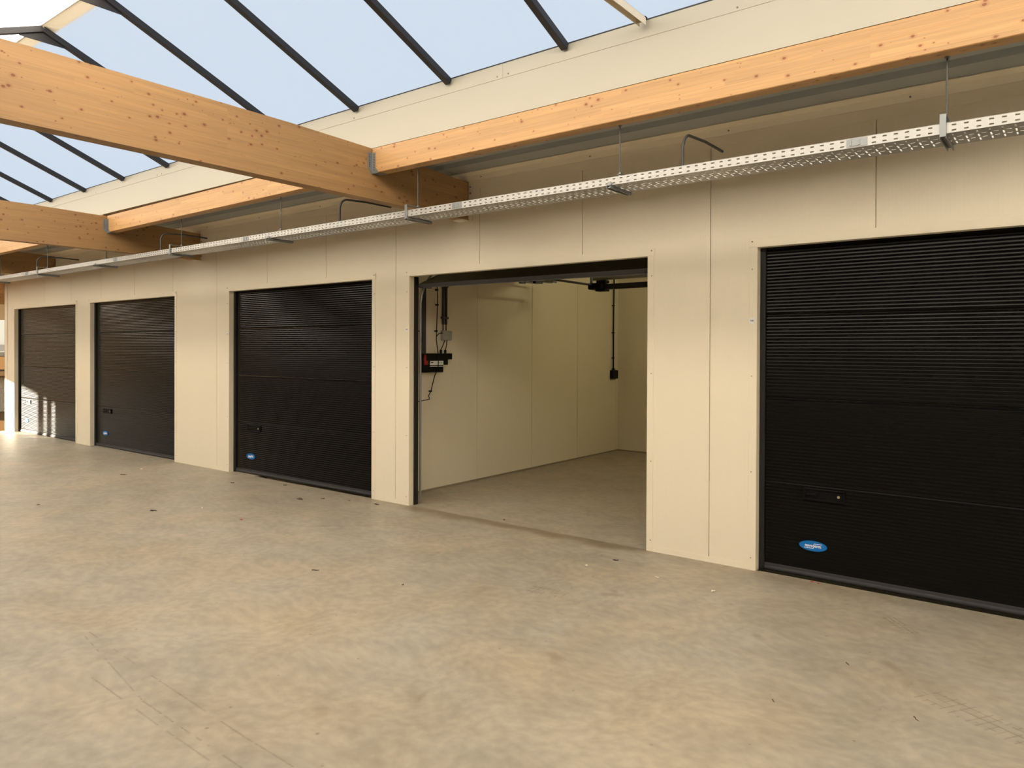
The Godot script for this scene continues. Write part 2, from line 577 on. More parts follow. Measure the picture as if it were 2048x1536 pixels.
func badge(parent: Node3D, c: Vector3) -> void:
	var b := MB.new()
	var ring := []
	for k in 40:
		var a := TAU * k / 40
		ring.append(Vector2(cos(a) * 0.094, sin(a) * 0.036))
	b.xf = Transform3D(Basis(), c)
	b.prism(PackedVector2Array(ring), 2, -0.002, 0.003)
	var plate := part("badge", b, M.blue, parent, "blue oval badge with white lettering")
	var tm := TextMesh.new()
	var f := SystemFont.new()
	f.font_names = PackedStringArray(["Droid Sans"])
	f.font_weight = 700
	tm.font = f
	tm.font_size = 32
	tm.pixel_size = 0.00088
	tm.depth = 0.001
	tm.text = "novoferm"
	var l := part("lettering", tm, M.white, plate)
	l.position = c + Vector3(0, 0.001, 0.0035)
	l.scale = Vector3(0.84, 1.0, 1.0)
	var u := MB.new()
	u.xf = Transform3D(Basis(), c)
	u.box(Vector3(-0.060, -0.0175, 0.0028), Vector3(0.004, -0.0145, 0.004))
	u.box(Vector3(0.001, -0.0175, 0.0028), Vector3(0.004, -0.006, 0.004))
	u.box(Vector3(0.009, 0.0155, 0.0028), Vector3(0.060, 0.0185, 0.004))
	part("lettering_bar", u, M.white, plate)

func door(n: int, x0: float, x1: float, where: String) -> void:
	var d := shell("door_%d" % n, where, "garage door")
	surround(d, x0, x1)
	var fr := MB.new()
	var fw := 0.018 if n == 4 else 0.040
	for s in [[x0 + 0.003, x0 + fw], [x1 - fw, x1 - 0.003]]:
		fr.box(Vector3(s[0], 0.0, -0.115), Vector3(s[1], HEAD - 0.003, -0.060), 0.002)
	part("side_frame", fr, M.frame, d)
	if n == 4:
		return
	var hd := MB.new()
	hd.box(Vector3(x0 + 0.004, HEAD - 0.030, -0.115), Vector3(x1 - 0.004, HEAD - 0.004, -0.082), 0.002)
	part("head_seal", hd, M.frame, d)
	var ys := [0.055, 0.658, 1.262, 1.866, 2.42]
	var zf := -0.078
	for k in 4:
		var sec := part("door_section", door_section(x0 + 0.012, x1 - 0.012, ys[k], ys[k + 1], zf), M.black, d)
		if k == 0:
			var hx := x0 + 0.318
			var h := MB.new()      # shallow dished plate: rim, floor, lever
			h.box(Vector3(hx, 0.552, zf - 0.004), Vector3(hx + 0.272, 0.634, zf + 0.004), 0.002)
			for r in [[0.0, 0.0, 0.272, 0.009], [0.0, 0.073, 0.272, 0.082], [0.0, 0.0, 0.010, 0.082], [0.262, 0.0, 0.272, 0.082]]:
				h.box(Vector3(hx + r[0], 0.552 + r[1], zf + 0.002), Vector3(hx + r[2], 0.552 + r[3], zf + 0.013), 0.003)
			h.box(Vector3(hx + 0.012, 0.585, zf + 0.004), Vector3(hx + 0.085, 0.600, zf + 0.022), 0.004)
			h.tube([Vector3(hx + 0.088, 0.593, zf + 0.002), Vector3(hx + 0.088, 0.593, zf + 0.016)], 0.016, 16)
			h.tube([Vector3(hx + 0.232, 0.594, zf + 0.002), Vector3(hx + 0.232, 0.594, zf + 0.010)], 0.019, 16)
			part("handle_plate", h, M.plastic, sec, "recessed black handle with lever")
			var lk := MB.new()
			lk.tube([Vector3(hx + 0.232, 0.594, zf + 0.008), Vector3(hx + 0.232, 0.594, zf + 0.013)], 0.009, 14)
			part("lock_cylinder", lk, M.brass, sec, "small bright lock cylinder")
			badge(d, Vector3(x0 + 0.382, 0.229, zf + 0.004))
	var sl := MB.new()
	sl.box(Vector3(x0 + 0.012, 0.030, zf - 0.034), Vector3(x1 - 0.012, 0.055, zf + 0.001), 0.003)
	sl.tube([Vector3(x0 + 0.012, 0.020, zf - 0.010), Vector3(x1 - 0.012, 0.020, zf - 0.010)], 0.0195, 12)
	part("bottom_seal", sl, M.rubber, d, "grey rubber strip along the bottom")

func build_shell() -> void:
	# floor
	var fl := shell("floor", "warm grey power-floated concrete floor with tyre prints and scuffs", "floor")
	for k in 3:
		var f = [[Vector2(-8.2, -0.02), Vector2(8.6, 5.72)], [Vector2(-16.6, -0.2), Vector2(8.4, 5.9)], [Vector2(-6.0, -5.2), Vector2(4.0, 5.2)]][k]
		var o: Vector2 = f[0]
		var s: Vector2 = f[1]
		var lo := Vector3([o.x, -16.5, -6.0][k], -0.25, [-0.02, -0.2, -5.2][k])
		var hi := Vector3([o.x + s.x, -8.2, -2.0][k], 0.0, [5.7, 5.7, -0.02][k])
		var b := MB.new()
		b.box(lo, hi)
		for i in b.v.size():
			b.t[i] = Vector2((b.v[i].x - o.x) / s.x, (b.v[i].z - o.y) / s.y)
		part("floor_slab", b, M.floor[k], fl)
	var ug := MB.new()
	ug.box(Vector3(0.4, -0.25, -0.2), Vector3(EAST, -0.002, 5.7))
	part("floor_slab", ug, M.grey, fl)

	# garage front wall
	var wb := shell("wall_back", "cream ribbed sandwich-panel wall in which the dark garage doors sit", "wall")
	var holes := []
	for dd in DOORS:
		holes.append([dd[0], dd[1], HEAD])
	panels(wb, -1.05, 1.1415, BLOCK_END, EAST, 0.0, 3.30, holes)
	var fs := MB.new()       # flashing under the deck: two folds on the wall, one along the deck
	var prof := PackedVector2Array([Vector2(0.0, 3.134), Vector2(0.003, 3.134), Vector2(0.003, 3.2145), Vector2(0.0, 3.2145)])
	fs.prism(prof, 0, BLOCK_END, EAST)
	part("wall_flashing", fs, M.trim, wb)
	fs = MB.new()
	fs.prism(PackedVector2Array([Vector2(0.0, 3.2155), Vector2(0.006, 3.2155), Vector2(0.022, 3.262), Vector2(0.13, 3.262), Vector2(0.13, 3.268), Vector2(0.0, 3.268)]), 0, BLOCK_END, EAST)
	part("corner_flashing", fs, M.trim, wb)
	var bs := MB.new()
	var edges := [BLOCK_END]
	for dd in DOORS:
		edges.append(dd[0] - 0.053)
		edges.append(dd[1] + 0.053)
	edges.append(EAST)
	for k in range(0, edges.size(), 2):
		bs.box(Vector3(edges[k], 0.0, 0.0), Vector3(edges[k + 1], 0.045, 0.0025))
	part("base_flashing", bs, M.trim, wb)
	var cp := MB.new()       # corner post at the free end of the block
	cp.box(Vector3(BLOCK_END - 0.012, 0.0, -0.30), Vector3(BLOCK_END, 3.262, 0.008), 0.002)
	cp.box(Vector3(BLOCK_END - 0.012, 0.0, 0.0025), Vector3(BLOCK_END + 0.13, 3.13, 0.008), 0.002)
	part("corner_flashing", cp, M.trim, wb)
	var sc := MB.new()
	for k in 14:
		var x := 0.35 - k * 1.2
		sc.tube([Vector3(x, 3.240, 0.012), Vector3(x, 3.240, 0.020)], 0.006, 8)
	part("screw_heads", sc, M.joint, wb)

	# side of the block
	var ws := MB.new()
	ws.box(Vector3(BLOCK_END, 0.0, -5.2), Vector3(BLOCK_END + 0.08, 3.26, -0.08))
	var wz := MB.new()
	wz.box(Vector3(BLOCK_END, -0.2, -5.3), Vector3(EAST, 3.28, -5.2))
	wz.box(Vector3(BLOCK_END, -0.2, -5.2), Vector3(EAST, -0.15, -0.1))
	part("rear_panel", wz, M.trim, wb)
	var wl := shell("wall_left", "shaded cream end wall over the far left opening of the aisle", "wall")
	part("side_panel", ws, M.trim, wl)
	var li := MB.new()
	li.box(Vector3(WEST - 0.1, 2.452, -5.2), Vector3(WEST, 3.64, HALL + 5.2))
	li.prism(PackedVector2Array([Vector2(EAVE_Z - 0.1, 3.64), Vector2(HALL - EAVE_Z + 0.1, 3.64), Vector2(RIDGE_Z, RIDGE_Y)]), 0, WEST - 0.1, WEST)
	part("lintel_panel", li, M.trim, wl)

	# open garage: its own walls and ceiling
	var gi := shell("wall_garage", "cream ribbed inner walls of the open garage", "wall")
	var left := Node3D.new()
	left.name = "garage_left_wall"
	gi.add_child(left)
	left.transform = Transform3D(Basis(Vector3.UP, PI / 2), Vector3(-5.82, 0, 0))   # own x runs to -z
	panels(left, 1.555 - 1.1415, 1.1415, 0.08, 5.12, 0.0, 3.0, [], M.inside)
	var back := Node3D.new()
	back.name = "garage_rear_wall"
	gi.add_child(back)
	back.transform = Transform3D(Basis(), Vector3(0, 0, -5.04))
	panels(back, -5.3, 1.1415, -5.90, -2.22, 0.0, 3.0, [], M.inside)
	var right := Node3D.new()
	right.name = "garage_right_wall"
	gi.add_child(right)
	right.transform = Transform3D(Basis(Vector3.UP, -PI / 2), Vector3(-2.30, 0, 0))
	panels(right, -1.0, 1.1415, -5.12, -0.08, 0.0, 3.0, [], M.inside)
	var gc := MB.new()
	gc.box(Vector3(-5.9, 3.0, -5.12), Vector3(-2.2, 3.06, -0.08))
	part("garage_ceiling", gc, M.trim, gi)
	var sk := MB.new()
	sk.box(Vector3(-5.82, 0.0, -5.04), Vector3(-5.812, 0.02, -0.08))
	sk.box(Vector3(-5.82, 0.0, -5.04), Vector3(-2.30, 0.02, -5.032))
	part("base_flashing", sk, M.joint, gi)

	# steel deck of the low roof over the garages, and its twin on the other side
	var ce := shell("ceiling", "shaded grey steel roof deck above the garage wall behind the purlins", "ceiling")
	for side in [1.0, -1.0]:
		var pts := [Vector2(-5.3, 3.27)]
		for r in [-4.5, -3.6, -2.7, -1.8, -0.9, 0.33, 0.70]:
			for q in [[0.0, 3.27], [0.02, 3.315], [0.11, 3.315], [0.13, 3.27]]:
				pts.append(Vector2(r + q[0], q[1]))
		pts.append(Vector2(1.14, 3.27))
		pts.append(Vector2(1.14, 3.42))
		pts.append(Vector2(-5.3, 3.42))
		var poly := PackedVector2Array()
		for p in pts:
			poly.append(Vector2(p.x if side > 0 else HALL - p.x, p.y))
		var dk := MB.new()
		dk.prism(poly, 0, WEST, EAST)
		part("roof_deck", dk, M.deck, ce)

	# opposite row of garages, behind the camera
	var wf := shell("wall_front", "unseen panel wall of the opposite garage row behind the camera, coloured dark to cut bounced light", "wall")
	wf.transform = Transform3D(Basis(Vector3.UP, PI), Vector3(0, 0, HALL))
	var fh := []
	for dd in [[-5.2, -2.4], [-1.6, 1.2], [1.8, 4.6], [5.5, 8.3], [9.0, 11.8], [12.6, 15.4], [16.0, 18.8]]:
		fh.append([dd[0], dd[1], HEAD])
		var df := MB.new()
		df.box(Vector3(dd[0], 0.0, -0.12), Vector3(dd[1], HEAD, -0.08))
		part("door_leaf", df, M.black, wf)
	panels(wf, 0.3, 1.1415, -EAST, 22.2, -3.0, 3.27, fh, M.slate)
	for k in 2:
		var po := MB.new()
		po.box(Vector3([22.42, 22.78][k], -3.0, -0.1), Vector3([22.54, 22.94][k], 3.27, 0.02))
		part("steel_column", po, M.rafter, wf)
	var wr := MB.new()
	wr.box(Vector3(EAST, 0.0, -0.1), Vector3(EAST + 0.1, 4.4, HALL + 0.1))
	var wrn := shell("wall_right", "cream end wall of the aisle to the right of the camera", "wall")
	part("end_panel", wr, M.trim, wrn)

	# fascia upstands between low deck and glazed roof
	for side in [0, 1]:
		var tr := shell("trim_%d" % (side + 1), ["smooth cream fascia above the timber purlins below the glazed roof", "cream fascia on the camera side of the glazed roof"][side], "fascia")
		var x := EAST
		var first := true
		while x > WEST:
			var nx := maxf(x - (7.2 if first else 4.9), WEST)
			if first:
				nx = -3.235
			first = false
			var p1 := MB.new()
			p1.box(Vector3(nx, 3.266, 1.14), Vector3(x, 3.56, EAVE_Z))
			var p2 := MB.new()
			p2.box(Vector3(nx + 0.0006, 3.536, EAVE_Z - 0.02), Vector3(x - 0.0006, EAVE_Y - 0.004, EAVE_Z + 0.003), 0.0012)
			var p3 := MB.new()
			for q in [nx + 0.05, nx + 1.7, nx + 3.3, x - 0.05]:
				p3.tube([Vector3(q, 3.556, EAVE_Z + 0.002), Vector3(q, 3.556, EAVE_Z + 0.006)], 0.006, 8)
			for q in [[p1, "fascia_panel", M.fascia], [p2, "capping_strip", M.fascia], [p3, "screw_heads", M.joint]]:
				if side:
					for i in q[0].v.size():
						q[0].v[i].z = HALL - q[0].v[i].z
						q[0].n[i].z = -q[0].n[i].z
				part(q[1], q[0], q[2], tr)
			x = nx
		var ft := MB.new()       # dark rubber strip on top
		ft.box(Vector3(WEST, EAVE_Y - 0.004, 1.16 if side == 0 else HALL - EAVE_Z - 0.004), Vector3(EAST, EAVE_Y + 0.004, EAVE_Z + 0.004 if side == 0 else HALL - 1.16))
		part("rubber_strip", ft, M.frame, tr)

	# glazed ridge roof: rafters with gussets, one sheet to each bay
	var slope := (RIDGE_Y - EAVE_Y) / (RIDGE_Z - EAVE_Z)
	var nrm := Vector3(0, 1, -slope).normalized()
	for side in [0, 1]:
		var wn := shell("window_%d" % (side + 1), ["bluish translucent roof slope on thin black rafters above the garage wall", "sunlit cream translucent roof slope beyond the ridge at the top left"][side], "roof glazing")
		if side:
			wn.transform = Transform3D(Basis(Vector3.UP, PI), Vector3(0, 0, HALL))
		var flip := -1.0 if side else 1.0
		var k := -8
		while true:
			var x := -2.70 - 1.047 * k
			if x < WEST + 0.2:
				break
			if x < EAST - 0.1 and k != -1:
				var cx := x * flip
				var r := MB.new()
				var u := Vector3(0, slope, 1).normalized()
				r.xf = Transform3D(Basis(Vector3.RIGHT, nrm, u).orthonormalized(), Vector3(cx, EAVE_Y + 0.0, EAVE_Z))
				var ln := Vector2(RIDGE_Z - EAVE_Z, RIDGE_Y - EAVE_Y).length()
				r.box(Vector3(-0.024, -0.052, 0.0), Vector3(0.024, -0.002, ln - 0.012), 0.003)
				part("rafter", r, M.rafter, wn)
				if side == 0:
					var g := MB.new()
					g.prism(PackedVector2Array([Vector2(RIDGE_Z, 4.312 - 0.05), Vector2(RIDGE_Z + 0.17, 4.312 - 0.17 * slope - 0.04), Vector2(RIDGE_Z + 0.17, 4.312 - 0.17 * slope - 0.066), Vector2(RIDGE_Z - 0.17, 4.312 - 0.17 * slope - 0.066), Vector2(RIDGE_Z - 0.17, 4.312 - 0.17 * slope - 0.04)]), 0, cx - 0.005, cx + 0.005)
					part("gusset_plate", g, M.rafter, wn)
			var xa := maxf(minf(x, EAST), WEST)
			var xb := maxf(minf(x - 1.047, EAST), WEST)
			if xa > xb + 0.01:
				var s := MB.new()
				var a := minf(xa * flip, xb * flip) + 0.002
				var b := maxf(xa * flip, xb * flip) - 0.002
				var lo := Vector2(EAVE_Z - 0.06, EAVE_Y - 0.06 * slope + 0.004)
				var hi := Vector2(RIDGE_Z, RIDGE_Y + 0.004)
				s.quad(Vector3(a, hi.y, hi.x), Vector3(a, lo.y, lo.x), Vector3(b, lo.y, lo.x), Vector3(b, hi.y, hi.x), -nrm)
				part("roof_sheet", s, M.sheet, wn)
			k += 1
		if side == 0:
			var rc := MB.new()
			rc.prism(PackedVector2Array([Vector2(RIDGE_Z - 0.09, RIDGE_Y - 0.09 * slope + 0.010), Vector2(RIDGE_Z, RIDGE_Y + 0.010), Vector2(RIDGE_Z + 0.02, RIDGE_Y + 0.002), Vector2(RIDGE_Z + 0.02, RIDGE_Y + 0.010), Vector2(RIDGE_Z, RIDGE_Y + 0.016), Vector2(RIDGE_Z - 0.09, RIDGE_Y - 0.09 * slope + 0.016)]), 0, WEST, EAST)
			part("ridge_cap", rc, M.trim, wn)

# ---------------------------------------------------------------- timber
func timber() -> void:
	var beam_names := ["", "large glulam beam crossing the upper left, nearest the camera", "second glulam beam crossing the aisle, left behind the largest one", "third glulam beam at the left edge above the second garage door", "glulam beam beyond the left end of the garage wall", "furthest glulam beam, seen only past the left wall corner"]
	for k in range(1, 6):
		var x: float = BEAMS[k]
		var dy: float = [0.0, 0.0, -0.036, 0.02, 0.0, 0.0][k]
		var z0 := 0.008 if k < 4 else -4.6
		var b := MB.new()
		b.long = 2
		b.off = k * 0.37
		b.voff = 0.05 + k * 0.013
		var poly := PackedVector2Array([Vector2(z0, 2.848 + dy), Vector2(HALL - 0.008, 2.848 + dy), Vector2(HALL - 0.008, 3.205 + dy), Vector2(HALL - 1.05, 3.262 + dy), Vector2(HALL - 2.0, 3.281 + dy), Vector2(2.0, 3.281 + dy), Vector2(1.2, 3.265 + dy), Vector2(z0, 3.205 + dy)])
		b.prism(poly, 0, x - 0.115, x)
		var t := thing("timber_beam", beam_names[k], "beam", Vector3.ZERO, "glulam beams across the aisle")
		part("glulam_beam", b, M.beam, t)
		if k < 4:
			var pl := MB.new()     # wall shoe: flange to either side, bolts
			pl.box(Vector3(x + 0.001, 2.835 + dy, 0.001), Vector3(x + 0.052, 3.20 + dy, 0.007), 0.001)
			pl.box(Vector3(x - 0.167, 2.835 + dy, 0.001), Vector3(x - 0.116, 3.20 + dy, 0.007), 0.001)
			pl.box(Vector3(x - 0.115, 2.838 + dy, 0.001), Vector3(x, 2.848 + dy, 0.10), 0.001)
			var sh := part("wall_shoe", pl, M.trim, t, "pale steel shoe fixing the beam to the wall")
			var bo := MB.new()
			for y in [2.90, 3.00, 3.10, 3.16]:
				bo.tube([Vector3(x + 0.028, y + dy, 0.006), Vector3(x + 0.028, y + dy, 0.014)], 0.008, 8)
			part("bolt_heads", bo, M.zinc, sh)
	var names := ["timber purlin running right from the large beam to the picture edge", "timber purlin between the large beam and the second beam", "bright sunlit timber purlin at the left edge beyond the second beam", "timber purlin past the third beam towards the far left end", "timber purlin over the far end of the aisle"]
	for side in [0, 1]:
		for k in 5:
			if side == 1 and k > 4:
				continue
			var a: float = BEAMS[k + 1]
			var b: float = BEAMS[k] - 0.115
			var dy0: float = [0.0, -0.035, 0.0, 0.0, 0.0][k]
			var m := MB.new()
			m.long = 0
			m.off = 0.21 + k * 0.31
			m.voff = 0.35 - k * 0.08
			if k == 1:
				# its left end sits a little lower, with the second beam
				m.xf = Transform3D(Basis(Vector3.BACK, 0.0058), Vector3(0, 0.0, 0))
				m.xf.origin = Vector3(b, 3.06, 0) - m.xf.basis * Vector3(b, 3.06, 0)
			m.box(Vector3(a + 0.002, 3.060, 1.12), Vector3(b - 0.002, 3.264, EAVE_Z), 0.004)
			if side == 1:
				m.xf = Transform3D()
				for i in m.v.size():
					m.v[i].x = -m.v[i].x
					m.n[i].x = -m.n[i].x
				part("purlin", m, M.wood, get_node("wall_front"))
			else:
				single("timber_purlin", m, M.wood, names[k], "purlin", Vector3.ZERO, "purlins along the garage wall")
	var hn := ["galvanised joist hanger where the right-hand purlin meets the large beam", "galvanised joist hanger where a purlin meets the second beam", "small galvanised joist hanger on the third beam at far left"]
	for k in 3:
		var x: float = BEAMS[k + 1]
		var dy: float = [0.0, -0.033, 0.0][k]
		var t := thing("joist_hanger", hn[k], "bracket", Vector3(x, 3.06 + dy, EAVE_Z), "joist hangers on the beams")
		var m := MB.new()
		# flange on the beam face, strap on the purlin face, seat under the purlin
		m.prism(PackedVector2Array([Vector2(0.004, -0.006), Vector2(0.004, 0.165), Vector2(0.048, 0.165), Vector2(0.048, 0.045)]), 0, 0.0008, 0.0028)
		m.prism(PackedVector2Array([Vector2(0.0008, 0.165), Vector2(0.0008, -0.006), Vector2(0.085, -0.006), Vector2(0.045, 0.045), Vector2(0.045, 0.165)]), 2, 0.0012, 0.0032)
		m.box(Vector3(0.001, -0.0035, -0.10), Vector3(0.088, -0.0010, 0.003), 0.0004)
		part("hanger_strap", m, M.zinc, t)
		var nl := MB.new()
		for j in 7:
			nl.tube([Vector3(0.030, 0.022 + j * 0.021, 0.003), Vector3(0.030, 0.022 + j * 0.021, 0.0062)], 0.0045, 8)
			nl.tube([Vector3(0.0025, 0.05 + j * 0.017, 0.030), Vector3(0.0055, 0.05 + j * 0.017, 0.030)], 0.0045, 8)
		part("nail_heads", nl, M.steel, t)

# ---------------------------------------------------------------- cable tray
func slotted(m: MB, o: Vector3, du: Vector3, dv: Vector3, count: int, step: float, height: float, slots: Array) -> void:
	# a strip of sheet running along du, with oblong holes [u0, u1, v0, v1] in every step
	var us := [0.0, step]
	var vs := [0.0, height]
	for s in slots:
		for u in [s[0], s[1]]:
			if not us.has(u):
				us.append(u)
		for w in [s[2], s[3]]:
			if not vs.has(w):
				vs.append(w)
	us.sort()
	vs.sort()
	var nn := du.cross(dv).normalized()
	for j in vs.size() - 1:
		for i in us.size() - 1:
			var cu: float = (us[i] + us[i + 1]) / 2
			var cv: float = (vs[j] + vs[j + 1]) / 2
			var hole := false
			var whole := true
			for s in slots:
				if cv > s[2] and cv < s[3]:
					whole = false
				if cu > s[0] and cu < s[1] and cv > s[2] and cv < s[3]:
					hole = true
			if hole:
				continue
			if whole:
				if i == 0:
					var e := o + du * (count * step)
					m.quad(o + dv * vs[j], e + dv * vs[j], e + dv * vs[j + 1], o + dv * vs[j + 1], nn)
				continue
			for c in count:
				var p := o + du * (c * step)
				m.quad(p + du * us[i] + dv * vs[j], p + du * us[i + 1] + dv * vs[j], p + du * us[i + 1] + dv * vs[j + 1], p + du * us[i] + dv * vs[j + 1], nn)

func cable_tray() -> void:
	var t := thing("cable_tray", "long perforated galvanised cable tray hanging along the garage wall", "cable tray", Vector3(0, 2.650, 0))
	# lengths of 2.75 m joined by clip plates; front z 1.25, back z 1.00
	var ends := [1.866, -0.884, -3.634, -6.384, -9.134, -11.884, -14.634, -16.634]
	var side := [[0.010, 0.029, 0.0085, 0.0155], [0.010, 0.029, 0.0335, 0.0405]]
	var flo := [[0.006, 0.013, 0.030, 0.075], [0.006, 0.013, 0.100, 0.150], [0.006, 0.013, 0.175, 0.220], [0.022, 0.042, 0.084, 0.091], [0.022, 0.042, 0.159, 0.166]]
	for k in ends.size() - 1:
		var a: float = ends[k + 1]
		var b: float = ends[k]
		var count := int(round((b - a) / 0.05))
		var m := MB.new()
		slotted(m, Vector3(a, 0, 1.25), Vector3(1, 0, 0), Vector3(0, 1, 0), count, 0.05, 0.05, side)
		slotted(m, Vector3(a, 0.0, 1.00), Vector3(1, 0, 0), Vector3(0, 1, 0), count, 0.05, 0.05, side)
		slotted(m, Vector3(a, 0.0, 1.00), Vector3(1, 0, 0), Vector3(0, 0, 1), count, 0.05, 0.25, flo)
		m.box(Vector3(a, 0.0485, 1.238), Vector3(b, 0.050, 1.2508))
		m.box(Vector3(a, 0.0485, 0.9992), Vector3(b, 0.050, 1.012))
		part("tray_length", m, M.tray, t)
		if k > 0:
			var cl := MB.new()
			cl.xf = Transform3D(Basis(), Vector3(b - 0.01, 0.0, 1.2505))
			cl.box(Vector3(-0.050, 0.003, 0.0), Vector3(0.050, 0.047, 0.0012), 0.0004)
			for q in [-0.034, 0.008]:
				cl.box(Vector3(q, 0.010, 0.001), Vector3(q + 0.008, 0.040, 0.0045), 0.001)
			cl.box(Vector3(-0.030, 0.0085, 0.001), Vector3(0.012, 0.0125, 0.0035), 0.001)
			part("joint_clip", cl, M.zinc, t)

func hangers() -> void:
	var where := ["nearest the right edge of the picture, over the right-hand door", "left of the bent conduit over the open garage door", "in front of the end of the large beam", "between the large beam and the second one", "in front of the end of the second beam", "left of the second beam end", "in front of the end of the third beam", "at far left over the first door"]
	for k in 8:
		var x := -0.51 - 1.832 * k
		var closed := k % 2 == 0     # plate in front of the tray, or behind it with only a lip in front
		var t := thing("tray_hanger", "%s hanger with threaded rod %s" % ["C-shaped" if closed else "low-lipped", where[k]], "hanger", Vector3(x, 2.64, 1.125), "hangers of the cable tray")
		var rod := MB.new()
		rod.tube([Vector3(0, 0.075, 0), Vector3(0, 0.419, 0)], 0.0045, 8)
		part("threaded_rod", rod, M.steel, t)
		var nt := MB.new()
		for y in [0.088, 0.106]:
			nt.tube([Vector3(0, y, 0), Vector3(0, y + 0.008, 0)], 0.011, 6)
		nt.tube([Vector3(0, 0.4125, 0), Vector3(0, 0.4185, 0)], 0.012, 12)
		part("hex_nuts", nt, M.zinc, t)
		var br := MB.new()
		var s := 1.0 if closed else -1.0
		var face := 0.131 * s      # plane of the plate
		br.box(Vector3(-0.014, -0.006, minf(face, face + s * 0.004)), Vector3(0.014, 0.104, maxf(face, face + s * 0.004)), 0.001)
		br.box(Vector3(-0.014, 0.100, minf(face, -s * 0.012)), Vector3(0.014, 0.104, maxf(face, -s * 0.012)), 0.001)
		for q in [[-0.014, -0.011], [0.011, 0.014]]:   # turned-down sides of the arms
			br.box(Vector3(q[0], -0.014, minf(face, -s * 0.150)), Vector3(q[1], 0.008, maxf(face, -s * 0.150)), 0.001)
		br.box(Vector3(-0.014, 0.004, minf(face, -s * 0.150)), Vector3(0.014, 0.0085, maxf(face, -s * 0.150)), 0.001)
		if not closed:
			br.box(Vector3(-0.014, -0.010, 0.1335), Vector3(0.014, 0.030, 0.1375), 0.001)
		part("bracket", br, M.zinc, t)

func conduits() -> void:
	var names := ["bent dark conduit rising from the tray over the open garage door", "bent dark conduit rising from the tray left of the large beam end", "bent dark conduit rising from the tray before the second beam end", "bent dark conduit rising from the tray before the third beam end"]
	for k in 4:
		var x: float = [-1.92, -5.17, -8.35, -11.95][k]
		var m := MB.new()
		var lean: float = [0.035, 0.10, 0.10, 0.14][k]
		var pts := [Vector3(x, 2.654, 1.10), Vector3(x + 0.002, 2.86, 1.10)]
		pts.append_array(arc(Vector3(x + 0.004, 2.86, 1.02), Vector3(0, 0, 1), Vector3(0.10, 1, 0), 0.08, 0.25, PI / 2 - 0.1, 7))
		pts.append(Vector3(x + 0.02 + lean * 0.6, 2.937, 0.85))
		pts.append(Vector3(x + 0.02 + lean, 2.927, 0.60))
		m.tube(pts, 0.0088, 12)
		single("conduit", m, M.conduit, names[k], "conduit", Vector3.ZERO, "conduits rising from the tray")

func tie_channel() -> void:
	var t := thing("tie_channel", "short cream U-channel under the glazed roof near the top edge", "channel", Vector3(-2.113, 3.592, 1.26))
	var m := MB.new()
	m.box(Vector3(-0.022, 0.0, 0.0), Vector3(-0.0195, 0.047, 3.16), 0.0006)
	m.box(Vector3(0.0195, 0.0, 0.0), Vector3(0.022, 0.047, 3.16), 0.0006)
	m.box(Vector3(-0.022, 0.0445, 0.0), Vector3(0.022, 0.047, 3.16), 0.0006)
	m.box(Vector3(-0.020, 0.0, 0.045), Vector3(0.020, 0.045, 0.048))
	part("channel", m, M.trim, t)
	var c := MB.new()
	c.box(Vector3(-0.002, 0.042, -0.020), Vector3(0.024, 0.055, 0.012), 0.004)
	part("end_clip", c, M.plastic, t, "black clip on the channel end")

# ---------------------------------------------------------------- open garage
func raised_door() -> void:
	var t := thing("raised_door", "dark sectional door rolled up under the head of the open garage", "garage door", Vector3.ZERO)
	var x0 := -5.396
	var x1 := -2.735
	# the lowest section still shows below the head, leaning back on the track curve
	var s := MB.new()
	s.xf = Transform3D(Basis(Vector3.RIGHT, -1.16), Vector3(0, 2.302, -0.075))
	s.xf = s.xf * Transform3D(Basis(Vector3.BACK, -0.014), Vector3(-4.06, 0, 0)) * Transform3D(Basis(), Vector3(4.06, 0, 0))
	var sec := door_section(x0, x1, 0.022, 0.625, -0.03)
	for i in sec.v.size():
		sec.v[i] = s.xf * sec.v[i]
		sec.n[i] = s.xf.basis * sec.n[i]
	part("door_section", sec, M.black, t)
	s.box(Vector3(x0, 0.0, -0.068), Vector3(x1, 0.022, -0.030), 0.002)
	part("bottom_seal", s, M.rubber, t)
	var e := MB.new()
	e.xf = s.xf
	e.box(Vector3(x0, 0.004, -0.074), Vector3(x1, 0.020, -0.0695), 0.001)
	part("edge_profile", e, M.zinc, t)
	for k in 3:
		var h := MB.new()
		h.box(Vector3(x0, 2.525, -0.66 - 0.585 * (k + 1)), Vector3(x1, 2.565, -0.664 - 0.585 * k), 0.004)
		part("door_section", h, M.inner, t)
	# guide tracks: galvanised channel up the left jamb, round the bend and back
	for side in 2:
		var x: float = [-5.404, -2.722][side]
		var m := MB.new()
		var pts := [Vector3(x, 0.02, -0.150), Vector3(x, 1.0, -0.150), Vector3(x, 2.05, -0.150)]
		pts.append_array(arc(Vector3(x, 2.05, -0.60), Vector3(0, 0, 1), Vector3(0, 1, 0), 0.45, 0.1, PI / 2, 8))
		pts.append(Vector3(x, 2.50, -2.66))
		m.tube(pts, 0.012, 8)
		part("guide_track", m, M.zinc, t, "galvanised guide track")

